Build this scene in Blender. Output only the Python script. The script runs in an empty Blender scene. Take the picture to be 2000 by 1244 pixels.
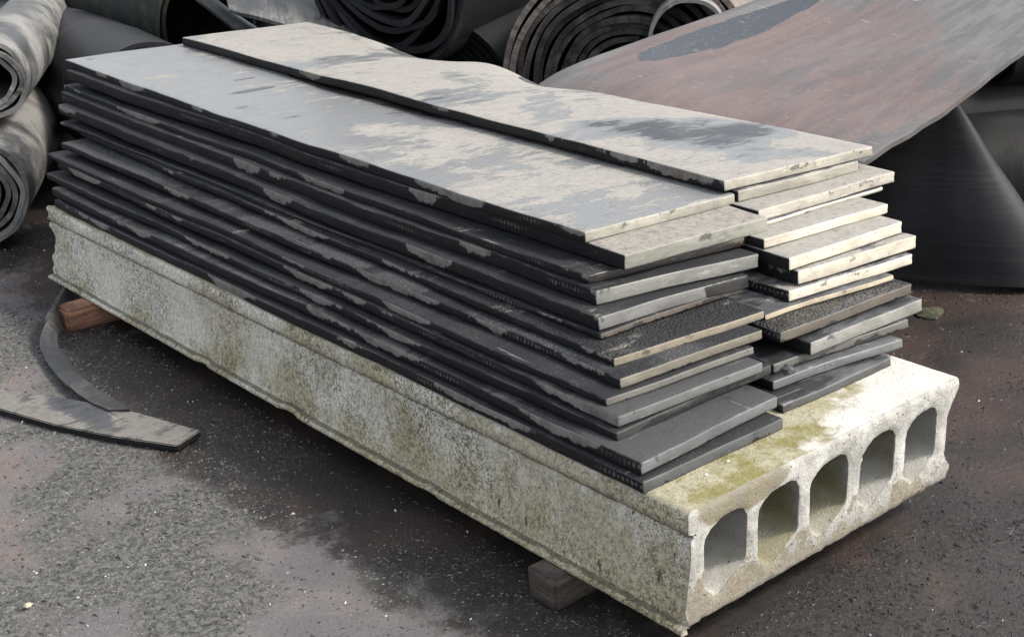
import bpy, bmesh, math, random
import numpy as np
from mathutils import Vector, Matrix, noise as mnoise
from mathutils.geometry import delaunay_2d_cdt
random.seed(7); rng = np.random.default_rng(7)
S = bpy.context.scene
COL = S.collection
G = -0.085                       # ground level (z = 0 is the underside of the concrete slab)
R = math.radians

# ------------------------------------------------------------------ camera, sky, sun
cd = bpy.data.cameras.new('camera'); cam = bpy.data.objects.new('camera', cd); COL.objects.link(cam)
cd.sensor_width = 36.0; cd.lens = 36.0 * 2690.5 / 2000.0; cd.clip_end = 500; cd.clip_start = .05
a, b, c = R(-40.46425701), R(68.71034165), R(-1.65174505)
Mz = Matrix.Rotation(a, 3, 'Z'); Mx = Matrix.Rotation(b, 3, 'X'); My = Matrix.Rotation(c, 3, 'Z')
cam.matrix_world = Matrix.Translation((-1.88422292, -1.6627613, 1.69010321)) @ (Mz @ Mx @ My).to_4x4()
S.camera = cam
SUN_EL = 47.0; SUN_DIR = Vector((0.66, -0.75, 0)).normalized()
W = bpy.data.worlds.new("World"); S.world = W; W.use_nodes = True
nt = W.node_tree; nt.nodes.clear()
sky = nt.nodes.new('ShaderNodeTexSky'); sky.sky_type = 'NISHITA'; sky.sun_disc = False
sky.sun_elevation = R(SUN_EL); sky.sun_rotation = math.atan2(SUN_DIR.x, SUN_DIR.y)
sky.dust_density = 3.0; sky.air_density = 1.2
hs = nt.nodes.new('ShaderNodeHueSaturation'); hs.inputs['Saturation'].default_value = .30
bg = nt.nodes.new('ShaderNodeBackground'); bg.inputs['Strength'].default_value = 0.15
wo = nt.nodes.new('ShaderNodeOutputWorld')
nt.links.new(sky.outputs[0], hs.inputs['Color']); nt.links.new(hs.outputs[0], bg.inputs['Color']); nt.links.new(bg.outputs[0], wo.inputs[0])
ld = bpy.data.lights.new('sun', 'SUN'); ld.energy = 2.1; ld.angle = R(10); ld.color = (1, .92, .79)
sun = bpy.data.objects.new('sun', ld); COL.objects.link(sun); sun.location = (6, -2, 6)
sd = Vector((SUN_DIR.x * math.cos(R(SUN_EL)), SUN_DIR.y * math.cos(R(SUN_EL)), math.sin(R(SUN_EL))))
sun.rotation_euler = sd.to_track_quat('Z', 'Y').to_euler()
S.view_settings.view_transform = 'Standard'; S.view_settings.look = 'None'; S.view_settings.gamma = 1
S.view_settings.exposure = 1.04

# ------------------------------------------------------------------ node helper
class NT:
    def __init__(s, name):
        s.m = bpy.data.materials.new(name); s.m.use_nodes = True
        s.t = s.m.node_tree; s.t.nodes.clear()
        s.out = s.n('ShaderNodeOutputMaterial'); s.p = s.n('ShaderNodeBsdfPrincipled')
        s.t.links.new(s.p.outputs[0], s.out.inputs[0])
    def n(s, k): return s.t.nodes.new(k)
    def put(s, sock, v):
        if isinstance(v, bpy.types.NodeSocket): s.t.links.new(v, sock)
        elif isinstance(v, (tuple, list)) and sock.type == 'RGBA': sock.default_value = (*v[:3], 1)
        else: sock.default_value = v
    def attr(s, nm='pc'):
        k = s.n('ShaderNodeAttribute'); k.attribute_name = nm; return k.outputs['Vector']
    def obj(s): return s.n('ShaderNodeTexCoord').outputs['Object']
    def map(s, v, sc=(1, 1, 1), lo=(0, 0, 0), rot=(0, 0, 0)):
        k = s.n('ShaderNodeMapping'); s.put(k.inputs[0], v); k.inputs['Location'].default_value = lo
        k.inputs['Rotation'].default_value = rot; k.inputs['Scale'].default_value = sc; return k.outputs[0]
    def noise(s, v, sc, de=4, ro=.55, di=0):
        k = s.n('ShaderNodeTexNoise'); s.put(k.inputs['Vector'], v); k.inputs['Scale'].default_value = sc
        k.inputs['Detail'].default_value = de; k.inputs['Roughness'].default_value = ro; k.inputs['Distortion'].default_value = di
        return k.outputs[0]
    def vor(s, v, sc, feat='F1', out='Distance', rnd=1.0):
        k = s.n('ShaderNodeTexVoronoi'); k.feature = feat; s.put(k.inputs['Vector'], v); k.inputs['Scale'].default_value = sc
        k.inputs['Randomness'].default_value = rnd; return k.outputs[out]
    def ss(s, v, lo, hi, a=0., b=1.):
        k = s.n('ShaderNodeMapRange'); k.interpolation_type = 'SMOOTHSTEP'; s.put(k.inputs[0], v)
        k.inputs[1].default_value = lo; k.inputs[2].default_value = hi; k.inputs[3].default_value = a; k.inputs[4].default_value = b
        return k.outputs[0]
    def M(s, op, a, b=0., c=0., clamp=False):
        k = s.n('ShaderNodeMath'); k.operation = op; k.use_clamp = clamp
        s.put(k.inputs[0], a); s.put(k.inputs[1], b); s.put(k.inputs[2], c); return k.outputs[0]
    def mix(s, f, a, b):
        k = s.n('ShaderNodeMix'); k.data_type = 'RGBA'; s.put(k.inputs[0], f); s.put(k.inputs[6], a); s.put(k.inputs[7], b); return k.outputs[2]
    def sep(s, v):
        k = s.n('ShaderNodeSeparateXYZ'); s.put(k.inputs[0], v); return k.outputs
    def comb(s, x, y, z):
        k = s.n('ShaderNodeCombineXYZ'); s.put(k.inputs[0], x); s.put(k.inputs[1], y); s.put(k.inputs[2], z); return k.outputs[0]
    def bump(s, h, st, di, prev=None):
        k = s.n('ShaderNodeBump'); s.put(k.inputs['Height'], h); k.inputs['Strength'].default_value = st; k.inputs['Distance'].default_value = di
        if prev is not None: s.put(k.inputs['Normal'], prev)
        return k.outputs[0]
    def blob(s, x, y, cx, cy, rx, ry):          # 1 at the centre of an ellipse, 0 outside
        dx = s.M('DIVIDE', s.M('SUBTRACT', x, cx), rx); dy = s.M('DIVIDE', s.M('SUBTRACT', y, cy), ry)
        d = s.M('SQRT', s.M('ADD', s.M('MULTIPLY', dx, dx), s.M('MULTIPLY', dy, dy)))
        return s.ss(d, .55, 1.3, 1, 0)
    def fin(s, col, ro, nrm=None, spec=.5):
        s.put(s.p.inputs['Base Color'], col); s.put(s.p.inputs['Roughness'], ro)
        s.put(s.p.inputs['Specular IOR Level'], spec)
        if nrm is not None: s.put(s.p.inputs['Normal'], nrm)
        return s.m

# ------------------------------------------------------------------ materials: rubber planks
RUB = (.020, .021, .024)
def top_mat(name, seed, dust=.5, beige=(.285, .270, .245), film=(.085, .090, .098), blobs=(), darks=(), emboss=0., rough=.34, spec=.5, thk=.0):
    T = NT(name); pc = T.attr(); x, y, z = T.sep(pc)
    v = T.map(pc, lo=(seed * 3.1, seed * 1.7, seed))
    st = T.map(v, sc=(1.0, 3.2, 1), rot=(0, 0, R(-33)))
    # streaks run diagonally over the plank
    big = T.noise(v, 3.2, 5, .6, .6); strk = T.noise(st, 6.0, 10, .72, .7); fine = T.noise(st, 38., 8, .75, .4)
    f = T.M('ADD', T.M('MULTIPLY', big, .50), T.M('ADD', T.M('MULTIPLY', strk, .42), T.M('MULTIPLY', fine, .17)))
    f = T.M('ADD', f, dust - .5)
    for cx, cy, rx, ry, am in blobs:
        f = T.M('ADD', f, T.M('MULTIPLY', T.blob(x, y, cx, cy, rx, ry), am))
    thin = T.ss(f, .42, .53)                     # greyish dried film
    thick = T.ss(f, .545 + thk, .595 + thk)
    salt = T.noise(T.map(v, sc=(1, 2.2, 1), rot=(0, 0, R(-30))), 150, 4, .7)                   # beige dry dust
    wn = T.noise(v, 11, 4, .55)
    col = T.mix(thin, RUB, film)
    col = T.mix(T.M('MULTIPLY', T.noise(v, 1.4, 2), .7), col, T.mix(thin, RUB, tuple(k * .80 for k in film)))
    bg_ = T.mix(T.ss(T.noise(v, 26, 6, .7), .3, .7), tuple(k * .82 for k in beige), beige)
    col = T.mix(T.M('MULTIPLY', thick, T.ss(T.noise(v, 60, 3, .6), .25, .55, .50, .88)), col, bg_)
    col = T.mix(T.ss(salt, .56, .70, 0, .55), col, (.040, .042, .046)); col = T.mix(T.M('MULTIPLY', T.ss(salt, .44, .30, 0, .40 if thk < .2 else .16), thin), col, (.40, .39, .37))
    wet = 0.  # mask of the darker ragged patches
    for cx, cy, rx, ry in darks:
        bl = T.blob(x, y, cx, cy, rx, ry)
        wet = T.M('MAXIMUM', wet, T.ss(T.M('ADD', bl, T.M('MULTIPLY', T.M('SUBTRACT', wn, .5), .9)), .46, .52))
    col = T.mix(wet, col, T.mix(.12, RUB, beige))
    sc1 = T.ss(T.noise(T.map(v, sc=(14, .55, 1), rot=(0, 0, R(7))), 7, 4, .6, .3), .66, .69); sc2 = T.ss(T.noise(T.map(v, sc=(.6, 14, 1), rot=(0, 0, R(24))), 6, 4, .6, .3), .67, .70)
    scm = T.M('MULTIPLY', T.M('MAXIMUM', sc1, sc2), T.ss(T.noise(v, 4, 3), .42, .58))
    col = T.mix(T.M('MULTIPLY', scm, .40), col, (.34, .335, .325))
    # little nicks and dark flecks along the streak direction
    nick = T.ss(T.noise(T.map(v, sc=(3, 22, 1), rot=(0, 0, R(-24))), 6.0, 4, .65, .6), .64, .68)
    col = T.mix(T.M('MULTIPLY', nick, .8), col, (.035, .036, .040))
    ro = T.M('ADD', T.M('MULTIPLY', thick, .40), T.M('ADD', T.M('MULTIPLY', wn, .16), rough - .08), clamp=True)
    h = T.M('ADD', T.M('MULTIPLY', strk, .5), T.M('ADD', T.M('MULTIPLY', fine, .25), T.M('MULTIPLY', thick, .25)))
    h = T.M('SUBTRACT', h, T.M('MULTIPLY', nick, .6))
    nb = T.bump(h, .55, .004)
    if emboss:
        e = T.vor(T.map(v, sc=(1.6, 1, 1)), 95., rnd=1.0)
        nb = T.bump(T.ss(e, .1, .55), emboss, .006, nb)
        col = T.mix(T.ss(e, .25, .5, .0, .6), col, RUB)
    return T.fin(col, ro, nb, spec)

def side_mat(name, seed, patch=.5, pcol=(.175, .170, .160), rust=.25, base=(.009, .009, .010), dots=1.0, t=.033):
    T = NT(name); pc = T.attr(); x, y, z = T.sep(pc)
    v = T.map(pc, lo=(seed * 2.3, seed * 4.1, seed * .7))
    pn = T.noise(T.map(v, sc=(1, 1, .5)), 2.6, 3, .5, .2); dr = T.noise(T.map(v, sc=(1, 1, .5)), 40, 5, .7)
    up = T.ss(z, t * .05, t * .8, -.05, .03)
    f = T.M('ADD', T.M('ADD', pn, T.M('MULTIPLY', T.M('SUBTRACT', dr, .5), .17)), up)
    pm = T.ss(f, .70 - patch * .25, .715 - patch * .25)
    pc2 = T.mix(T.M('MULTIPLY', T.ss(T.noise(v, 6, 3), .5, .68), rust), pcol, (.20, .115, .070))
    g = T.noise(T.map(v, sc=(1, .25, 1.6)), 120, 4, .7)
    col = T.mix(T.ss(g, .35, .75), base, tuple(k * 1.9 for k in base))
    col = T.mix(T.M('MULTIPLY', pm, T.ss(T.noise(v, 30, 4, .6), .25, .6, .55, 1.)), col, pc2)
    # cord ends: a row of small pale dots along the middle of the edge
    py = T.M('SUBTRACT', T.M('FRACT', T.M('DIVIDE', y, .0135)), .5)
    pz = T.M('DIVIDE', T.M('SUBTRACT', z, T.M('ADD', t * .52, T.M('MULTIPLY', T.M('SUBTRACT', T.noise(v, 3, 2), .5), .012))), .0135)
    wob = T.M('MULTIPLY', T.M('SUBTRACT', T.noise(v, 70, 3, .7), .5), .9)
    d = T.M('ADD', T.M('SQRT', T.M('ADD', T.M('MULTIPLY', py, py), T.M('MULTIPLY', T.M('MULTIPLY', pz, pz), .6))), wob)
    dm = T.M('MULTIPLY', T.ss(d, .20, .32, 1, 0), T.M('MULTIPLY', T.ss(T.noise(v, 2.6, 4, .65), .54, .66), dots))
    col = T.mix(T.M('MULTIPLY', dm, .45), col, (.20, .195, .18))
    # frayed fibres and knife marks
    fb = T.ss(T.noise(T.map(v, sc=(1, 2.4, 1), rot=(R(35), 0, 0)), 62, 5, .75, 1.2), .63, .68)
    fb = T.M('MULTIPLY', fb, T.ss(T.noise(v, 2.1, 3), .42, .56))
    col = T.mix(T.M('MULTIPLY', fb, .8), col, (.21, .165, .155))
    wl = T.M('MULTIPLY', T.ss(z, t - .0042, t - .0022), T.ss(T.noise(T.map(v, sc=(1, 1, .1)), 5, 5, .7), .46, .56))
    col = T.mix(T.M('MULTIPLY', wl, .55), col, (.16, .158, .15))
    ply = T.noise(T.map(v, sc=(1, .02, 1)), 330, 3, .6)
    ro = T.M('ADD', T.M('MULTIPLY', pm, .1), T.M('ADD', T.M('MULTIPLY', g, .3), .42))
    nb = T.bump(T.M('ADD', T.M('MULTIPLY', ply, .5), T.M('ADD', T.M('MULTIPLY', g, .6), T.M('ADD', T.M('MULTIPLY', dm, .6), T.M('MULTIPLY', fb, .8)))), .7, .003)
    return T.fin(col, ro, nb, .16)

def end_mat(name, seed, colr=(.2, .2, .19), wet=.3, drips=.35, t=.033, stain=.3, dark_from=None):
    T = NT(name); pc = T.attr(); x, y, z = T.sep(pc)
    v = T.map(pc, lo=(seed * 5.3, seed * 1.1, seed * 1.9))
    s1 = T.noise(T.map(v, sc=(.8, 1, 1.5)), 9, 6, .65, .6); s2 = T.noise(T.map(v, sc=(.8, 1, 1.4)), 48, 5, .68)
    col = T.mix(T.ss(s1, .3, .7), tuple(k * .62 for k in colr), colr)
    col = T.mix(T.M('MULTIPLY', T.ss(s2, .52, .70), stain), col, (.085, .075, .062))
    scu = T.ss(T.noise(T.map(v, sc=(1, 1, 5), rot=(0, R(30), 0)), 16, 4, .7, .8), .62, .68)
    col = T.mix(T.M('MULTIPLY', scu, .45), col, tuple(min(.7, k * 1.6 + .02) for k in colr))
    upm = T.ss(T.noise(T.map(v, sc=(1, 0, .9)), 11, 5, .7), .58, .62); upm = T.M('MULTIPLY', upm, T.ss(T.M('ADD', z, T.M('MULTIPLY', T.noise(v, 60, 3), .02)), t * .75, t * .95))
    col = T.mix(T.M('MULTIPLY', upm, .7), col, (.03, .029, .028))
    # water stain creeping up from the lower edge, with little drips
    n1 = T.noise(T.map(v, sc=(1, 0, 0)), 7, 5, .7); n2 = T.noise(T.map(v, sc=(1, 0, 0)), 70, 2, .5)
    lv = T.M('ADD', T.M('MULTIPLY', T.M('SUBTRACT', n1, .5), .10), T.M('ADD', T.M('MULTIPLY', T.ss(n2, .60, .70), .014 * drips), (wet - .5) * .07 + .004))
    lv = T.M('ADD', lv, T.M('MULTIPLY', T.noise(v, 90, 2), .004))
    wm = T.ss(T.M('SUBTRACT', lv, z), -.0015, .0015)
    if dark_from is not None:                   # wet beyond a ragged border along the width
        side, pos = dark_from
        k = T.M('ADD', T.M('SUBTRACT', x, pos), T.M('MULTIPLY', T.M('SUBTRACT', T.noise(v, 24, 4), .5), .12))
        k = T.ss(k, -.006, .006) if side > 0 else T.ss(k, -.006, .006, 1, 0)
        wm = T.M('MAXIMUM', wm, k)
    col = T.mix(T.M('MULTIPLY', wm, .92), col, (.018, .017, .017))
    ro = T.M('SUBTRACT', .62, T.M('MULTIPLY', wm, .36))
    nb = T.bump(T.M('ADD', s2, T.M('MULTIPLY', T.noise(T.map(v, sc=(.15, 1, 1)), 260, 3), .25)), .5, .003)
    return T.fin(col, ro, nb)

# ------------------------------------------------------------------ materials: everything else
def roll_mat(name, base=(.030, .031, .034), dust=(.17, .165, .155), amt=.5, moss=0., scratch=.35, ro0=.42, sc=1., spec=.5, bmp=.4):
    T = NT(name); o = T.attr('pc'); v = o
    n1 = T.noise(T.map(v, sc=(1, 1, .6)), 3.0 * sc, 6, .62, .5); n2 = T.noise(T.map(v, sc=(.5, 7, 1)), 9 * sc, 5, .65); n3 = T.noise(v, 90, 3, .6)
    f = T.M('ADD', T.M('MULTIPLY', n1, .75), T.M('ADD', T.M('MULTIPLY', n2, .20), T.M('MULTIPLY', n3, .12)))
    m = T.ss(f, .70 - amt * .35, .88 - amt * .35)
    col = T.mix(m, base, dust)
    scr = T.ss(T.noise(T.map(v, sc=(.4, 22, 1), rot=(0, 0, R(12))), 5, 3, .6), .67, .70)
    col = T.mix(T.M('MULTIPLY', scr, scratch), col, tuple(min(1, k * 1.7) for k in dust))
    if moss: col = T.mix(T.M('MULTIPLY', T.ss(T.noise(v, 5, 5, .65), .5, .62), moss), col, (.055, .075, .025))
    ro = T.M('ADD', ro0, T.M('MULTIPLY', m, .25))
    nb = T.bump(T.M('ADD', T.M('MULTIPLY', n2, .6), T.M('MULTIPLY', n3, .35)), bmp, .006)
    return T.fin(col, ro, nb, spec)

def concrete_mat():
    T = NT('weathered_concrete'); o = T.obj(); x, y, z = T.sep(o)
    nrm = T.n('ShaderNodeNewGeometry').outputs['Normal']; 
    at = T.n('ShaderNodeAttribute'); at.attribute_name = 'zone'; zx, zy, zz = T.sep(at.outputs['Vector'])   # x: side, y: end, z: top
    big = T.noise(o, 2.2, 5, .6); mid = T.noise(o, 11, 5, .65); grain = T.noise(o, 85, 5, .74, .9); grain2 = T.noise(o, 260, 3, .7, .8)
    clean = T.mix(T.ss(mid, .35, .7), (.50, .49, .455), (.60, .59, .56))
    # side: lichen-blackened grain over pale cement with streaks of moss
    dropy = T.noise(T.map(o, sc=(1, 5, 1.3)), 3.4, 6, .68, .6)
    pale = T.mix(T.ss(big, .36, .62), (.54, .49, .37), (.74, .71, .62))
    side = T.mix(T.M('MULTIPLY', T.ss(T.M('ADD', T.M('MULTIPLY', grain, .6), T.M('MULTIPLY', grain2, .4)), .475, .535, 1, 0), T.ss(T.noise(o, 2.9, 4, .6), .36, .62, .95, .45)), pale, (.070, .064, .047))
    mossf = T.M('ADD', T.M('ADD', T.M('MULTIPLY', dropy, .35), T.M('MULTIPLY', T.noise(o, 3.2, 6, .68), .65)), T.M('ADD', T.M('MULTIPLY', T.M('SUBTRACT', .11, z), .8), T.M('ADD', T.ss(z, .215, .235, 0, .13), T.ss(y, 2.4, .5, -.03, .085))))
    side = T.mix(T.M('MULTIPLY', T.ss(T.noise(T.map(o, sc=(1, 3.0, .8)), 3.1, 4, .6), .60, .72), .6), side, (.62, .61, .58))
    blk = T.ss(T.noise(T.map(o, sc=(1, 1.2, .5)), 16, 3, .6), .69, .72)
    spk = T.ss(T.M('ADD', T.M('MULTIPLY', T.noise(T.map(o, sc=(1, 1.3, .7)), 120, 5, .75, 1.2), .7), T.M('MULTIPLY', grain2, .3)), .49, .53)
    side = T.mix(T.M('MULTIPLY', spk, T.ss(T.noise(o, 3.9, 4, .6), .38, .6, .25, .95)), side, (.78, .77, .72))
    side = T.mix(T.M('MULTIPLY', T.ss(mossf, .48, .62), .55), side, T.mix(T.ss(grain, .44, .54), (.10, .088, .036), (.35, .30, .125)))
    side = T.mix(T.M('MULTIPLY', blk, .8), side, (.045, .042, .036))
    gl = T.M('ABSOLUTE', T.M('SUBTRACT', z, T.M('ADD', .2185, T.M('MULTIPLY', T.M('SUBTRACT', mid, .5), .004))))
    gl2 = T.M('ABSOLUTE', T.M('SUBTRACT', z, T.M('ADD', .0195, T.M('MULTIPLY', T.M('SUBTRACT', mid, .5), .004))))
    side = T.mix(T.M('MULTIPLY', T.ss(gl, .0018, .0042, 1, 0), .75), side, (.075, .068, .05))
    side = T.mix(T.M('MULTIPLY', T.ss(gl2, .0012, .0034, 1, 0), .7), side, (.085, .078, .058))
    # top: moss along the stack, clean towards the right; border paints the shadow edge
    edge = T.M('ADD', T.M('MULTIPLY', T.M('SUBTRACT', x, .60), 1.15), T.M('ADD', T.M('MULTIPLY', T.M('SUBTRACT', .09, y), 2.3), T.M('MULTIPLY', T.M('SUBTRACT', mid, .5), .9)))
    tmoss = T.ss(edge, -.10, .10, 1, 0)
    green = T.mix(T.ss(T.noise(o, 9, 6, .7), .42, .62), (.36, .34, .25), (.21, .19, .075))
    green = T.mix(T.ss(grain, .50, .62, 0, .5), green, (.12, .105, .055))
    top = T.mix(tmoss, clean, green)
    # end: pale, with brown soil along the lower edge and round the left corner
    low = T.M('ADD', T.M('MULTIPLY', T.M('SUBTRACT', .085, z), 8.0), T.M('ADD', T.M('MULTIPLY', T.M('SUBTRACT', mid, .5), 3.2), T.M('MULTIPLY', T.M('SUBTRACT', .3, x), .55)))
    soil = T.mix(T.ss(grain, .42, .6), (.30, .265, .19), (.18, .15, .10))
    lc = T.M('ADD', T.M('MULTIPLY', T.blob(x, z, .17, .265, .16, .05), 1.0), T.M('MULTIPLY', T.M('SUBTRACT', mid, .5), 1.4))
    end = T.mix(T.M('MULTIPLY', T.ss(T.M('ADD', low, T.M('MULTIPLY', T.M('SUBTRACT', grain, .5), .8)), -.05, .14), .92), clean, soil)
    end = T.mix(T.M('MULTIPLY', T.ss(lc, .35, .7), .9), end, (.22, .19, .115))
    pit = T.ss(T.vor(o, 46), .10, .15, 1, 0); pit = T.M('MULTIPLY', pit, T.ss(T.noise(o, 21, 2), .46, .54))
    end = T.mix(T.ss(T.M('ADD', T.M('MULTIPLY', mid, .6), T.M('MULTIPLY', grain2, .4)), .40, .60, .75, .0), end, (.25, .245, .225))
    end = T.mix(T.M('MULTIPLY', pit, .8), end, (.14, .12, .095))
    inn = T.mix(T.ss(T.noise(o, 6, 4), .42, .66), T.mix(T.ss(z, .07, .13), (.50, .49, .46), (.30, .30, .295)), T.mix(T.ss(z, .06, .14), (.34, .32, .22), (.17, .16, .095)))  # core colour holds the shade of the upper walls and the lit floor
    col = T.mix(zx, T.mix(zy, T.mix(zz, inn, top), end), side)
    nb = T.bump(T.M('ADD', T.M('MULTIPLY', grain, .7), T.M('ADD', T.M('MULTIPLY', mid, .6), T.M('SUBTRACT', T.M('MULTIPLY', grain2, .45), T.M('MULTIPLY', pit, 1.2)))), 1., .007)
    return T.fin(col, .88, nb, .25)

def ground_mat():
    T = NT('damp_yard_ground'); o = T.obj(); x, y, z = T.sep(o); gr = T.sep(T.attr('grit'))[0]
    big = T.noise(o, .9, 5, .6, .5); mid = T.noise(o, 3.3, 10, .74, .5); fine = T.noise(o, 60, 6, .75, .6); f2 = T.noise(o, 210, 4, .75, .8)
    damp = T.M('ADD', T.M('MULTIPLY', T.ss(x, -.6, .35), .52), T.M('ADD', T.M('MULTIPLY', big, .6), T.M('MULTIPLY', T.M('SUBTRACT', mid, .5), 1.1)))
    damp = T.M('ADD', damp, T.M('MULTIPLY', T.blob(x, y, -.16, 1.3, .26, 1.7), .26))
    dm = T.ss(T.M('ADD', damp, T.M('MULTIPLY', T.M('SUBTRACT', fine, .5), .35)), .50, .70)
    smooth = T.mix(T.ss(mid, .40, .62), (.100, .094, .100), (.140, .126, .124))
    smooth = T.mix(T.M('MULTIPLY', T.ss(T.noise(o, 1.9, 5, .6), .50, .62), .8), smooth, (.150, .110, .098))
    gm = T.ss(T.M('ADD', gr, T.M('MULTIPLY', T.M('SUBTRACT', fine, .5), 1.1)), .38, .62)
    smooth = T.mix(gm, smooth, T.mix(T.ss(fine, .42, .58), (.040, .040, .040), (.115, .114, .108)))
    mar = T.mix(T.ss(T.noise(o, 2.2, 5), .42, .62), (.0145, .0112, .0108), (.042, .0245, .020))
    mar = T.mix(gm, mar, T.mix(T.ss(fine, .42, .58), (.008, .0072, .007), (.026, .0215, .0195)))
    col = T.mix(dm, smooth, mar)
    col = T.mix(T.ss(f2, .54, .64, 0, .55), col, (.022, .022, .022))
    col = T.mix(T.M('MULTIPLY', T.ss(f2, .42, .34), T.M('SUBTRACT', .4, T.M('MULTIPLY', dm, .32))), col, (.27, .265, .25))
    ro = T.M('ADD', T.M('SUBTRACT', .70, T.M('MULTIPLY', dm, .28)), T.M('MULTIPLY', T.M('SUBTRACT', mid, .5), .25))
    nb = T.bump(T.M('ADD', T.M('MULTIPLY', fine, .5), T.M('ADD', T.M('MULTIPLY', mid, 1.4), T.M('MULTIPLY', f2, .3))), .7, .011)
    return T.fin(col, ro, nb, .5)

def flat_mat(name, c0, c1, ro=.6, sc=20, stretch=(1, 1, 1), bump=.4, spec=.4):
    T = NT(name); o = T.map(T.obj(), sc=stretch)
    n1 = T.noise(o, sc, 5, .65); n2 = T.noise(o, sc * 6, 3, .6)
    col = T.mix(T.ss(T.M('ADD', T.M('MULTIPLY', n1, .7), T.M('MULTIPLY', n2, .3)), .38, .62), c0, c1)
    return T.fin(col, ro, T.bump(T.M('ADD', n1, T.M('MULTIPLY', n2, .5)), bump, .004), spec)

# ------------------------------------------------------------------ object helpers
def tag(o, label, cat=None, group=None, kind=None):
    if label: o['label'] = label
    if cat: o['category'] = cat
    if group: o['group'] = group
    if kind: o['kind'] = kind
    return o
def mesh_obj(name, V, F, mats, parent=None, smooth=True, midx=None, pc=None, org=None, extra=None):
    V = np.asarray(V, float)
    org = np.zeros(3) if org is None else np.asarray(org, float)
    me = bpy.data.meshes.new(name); me.from_pydata((V - org).tolist(), [], F)
    for m in (mats if isinstance(mats, (list, tuple)) else [mats]): me.materials.append(m)
    if midx is not None: me.polygons.foreach_set('material_index', midx)
    if smooth: me.polygons.foreach_set('use_smooth', [True] * len(me.polygons))
    if pc is not None:
        at = me.attributes.new('pc', 'FLOAT_VECTOR', 'POINT'); at.data.foreach_set('vector', np.asarray(pc, np.float32).ravel())
    if extra is not None:
        nm, dat = extra; at = me.attributes.new(nm, 'FLOAT_VECTOR', 'POINT'); at.data.foreach_set('vector', np.asarray(dat, np.float32).ravel())
    me.update()
    o = bpy.data.objects.new(name, me); COL.objects.link(o); o.location = org
    if parent: o.parent = parent
    return o
def nz(x, y=0., z=0.): return mnoise.noise(Vector((x, y, z)))

# ------------------------------------------------------------------ ground
def clump(x, y):
    k = (nz(x * 1.25, y * 1.25, 17) * 1.0 + .55 * nz(x * 3.6, y * 3.6, 21) + .30 * nz(x * 9, y * 9, 5) - .10) / .34
    return max(0., min(1., k * .5 + .5))
def gheight(x, y): return .007 * nz(x * 2.1, y * 2.1, 3) + .003 * nz(x * 7, y * 7, 8) - .003 + .004 * clump(x, y)
def make_ground():
    xs = np.concatenate([np.linspace(-60, -4, 12), np.linspace(-3.6, -1.7, 20), np.linspace(-1.65, 3.1, 130), np.linspace(3.2, 6, 29), np.linspace(7, 70, 12)])
    ys = np.concatenate([np.linspace(-60, -4, 12), np.linspace(-3.6, -1.2, 24), np.linspace(-1.15, 4.5, 150), np.linspace(4.6, 7, 25), np.linspace(8, 80, 12)])
    V = []; Gr = []
    for yv in ys:
        for xv in xs:
            h = 0; c_ = 0
            if -3.7 < xv < 6.1 and -3.7 < yv < 7.1: h = gheight(xv, yv); c_ = clump(xv, yv)
            V.append((xv, yv, G + h)); Gr.append((c_, 0, 0))
    n = len(xs); F = [(j * n + i, j * n + i + 1, (j + 1) * n + i + 1, (j + 1) * n + i) for j in range(len(ys) - 1) for i in range(n - 1)]
    return tag(mesh_obj('ground', V, F, ground_mat(), extra=('grit', Gr)), 'damp dark yard ground strewn with rubber grit', kind='structure')
make_ground()

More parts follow.
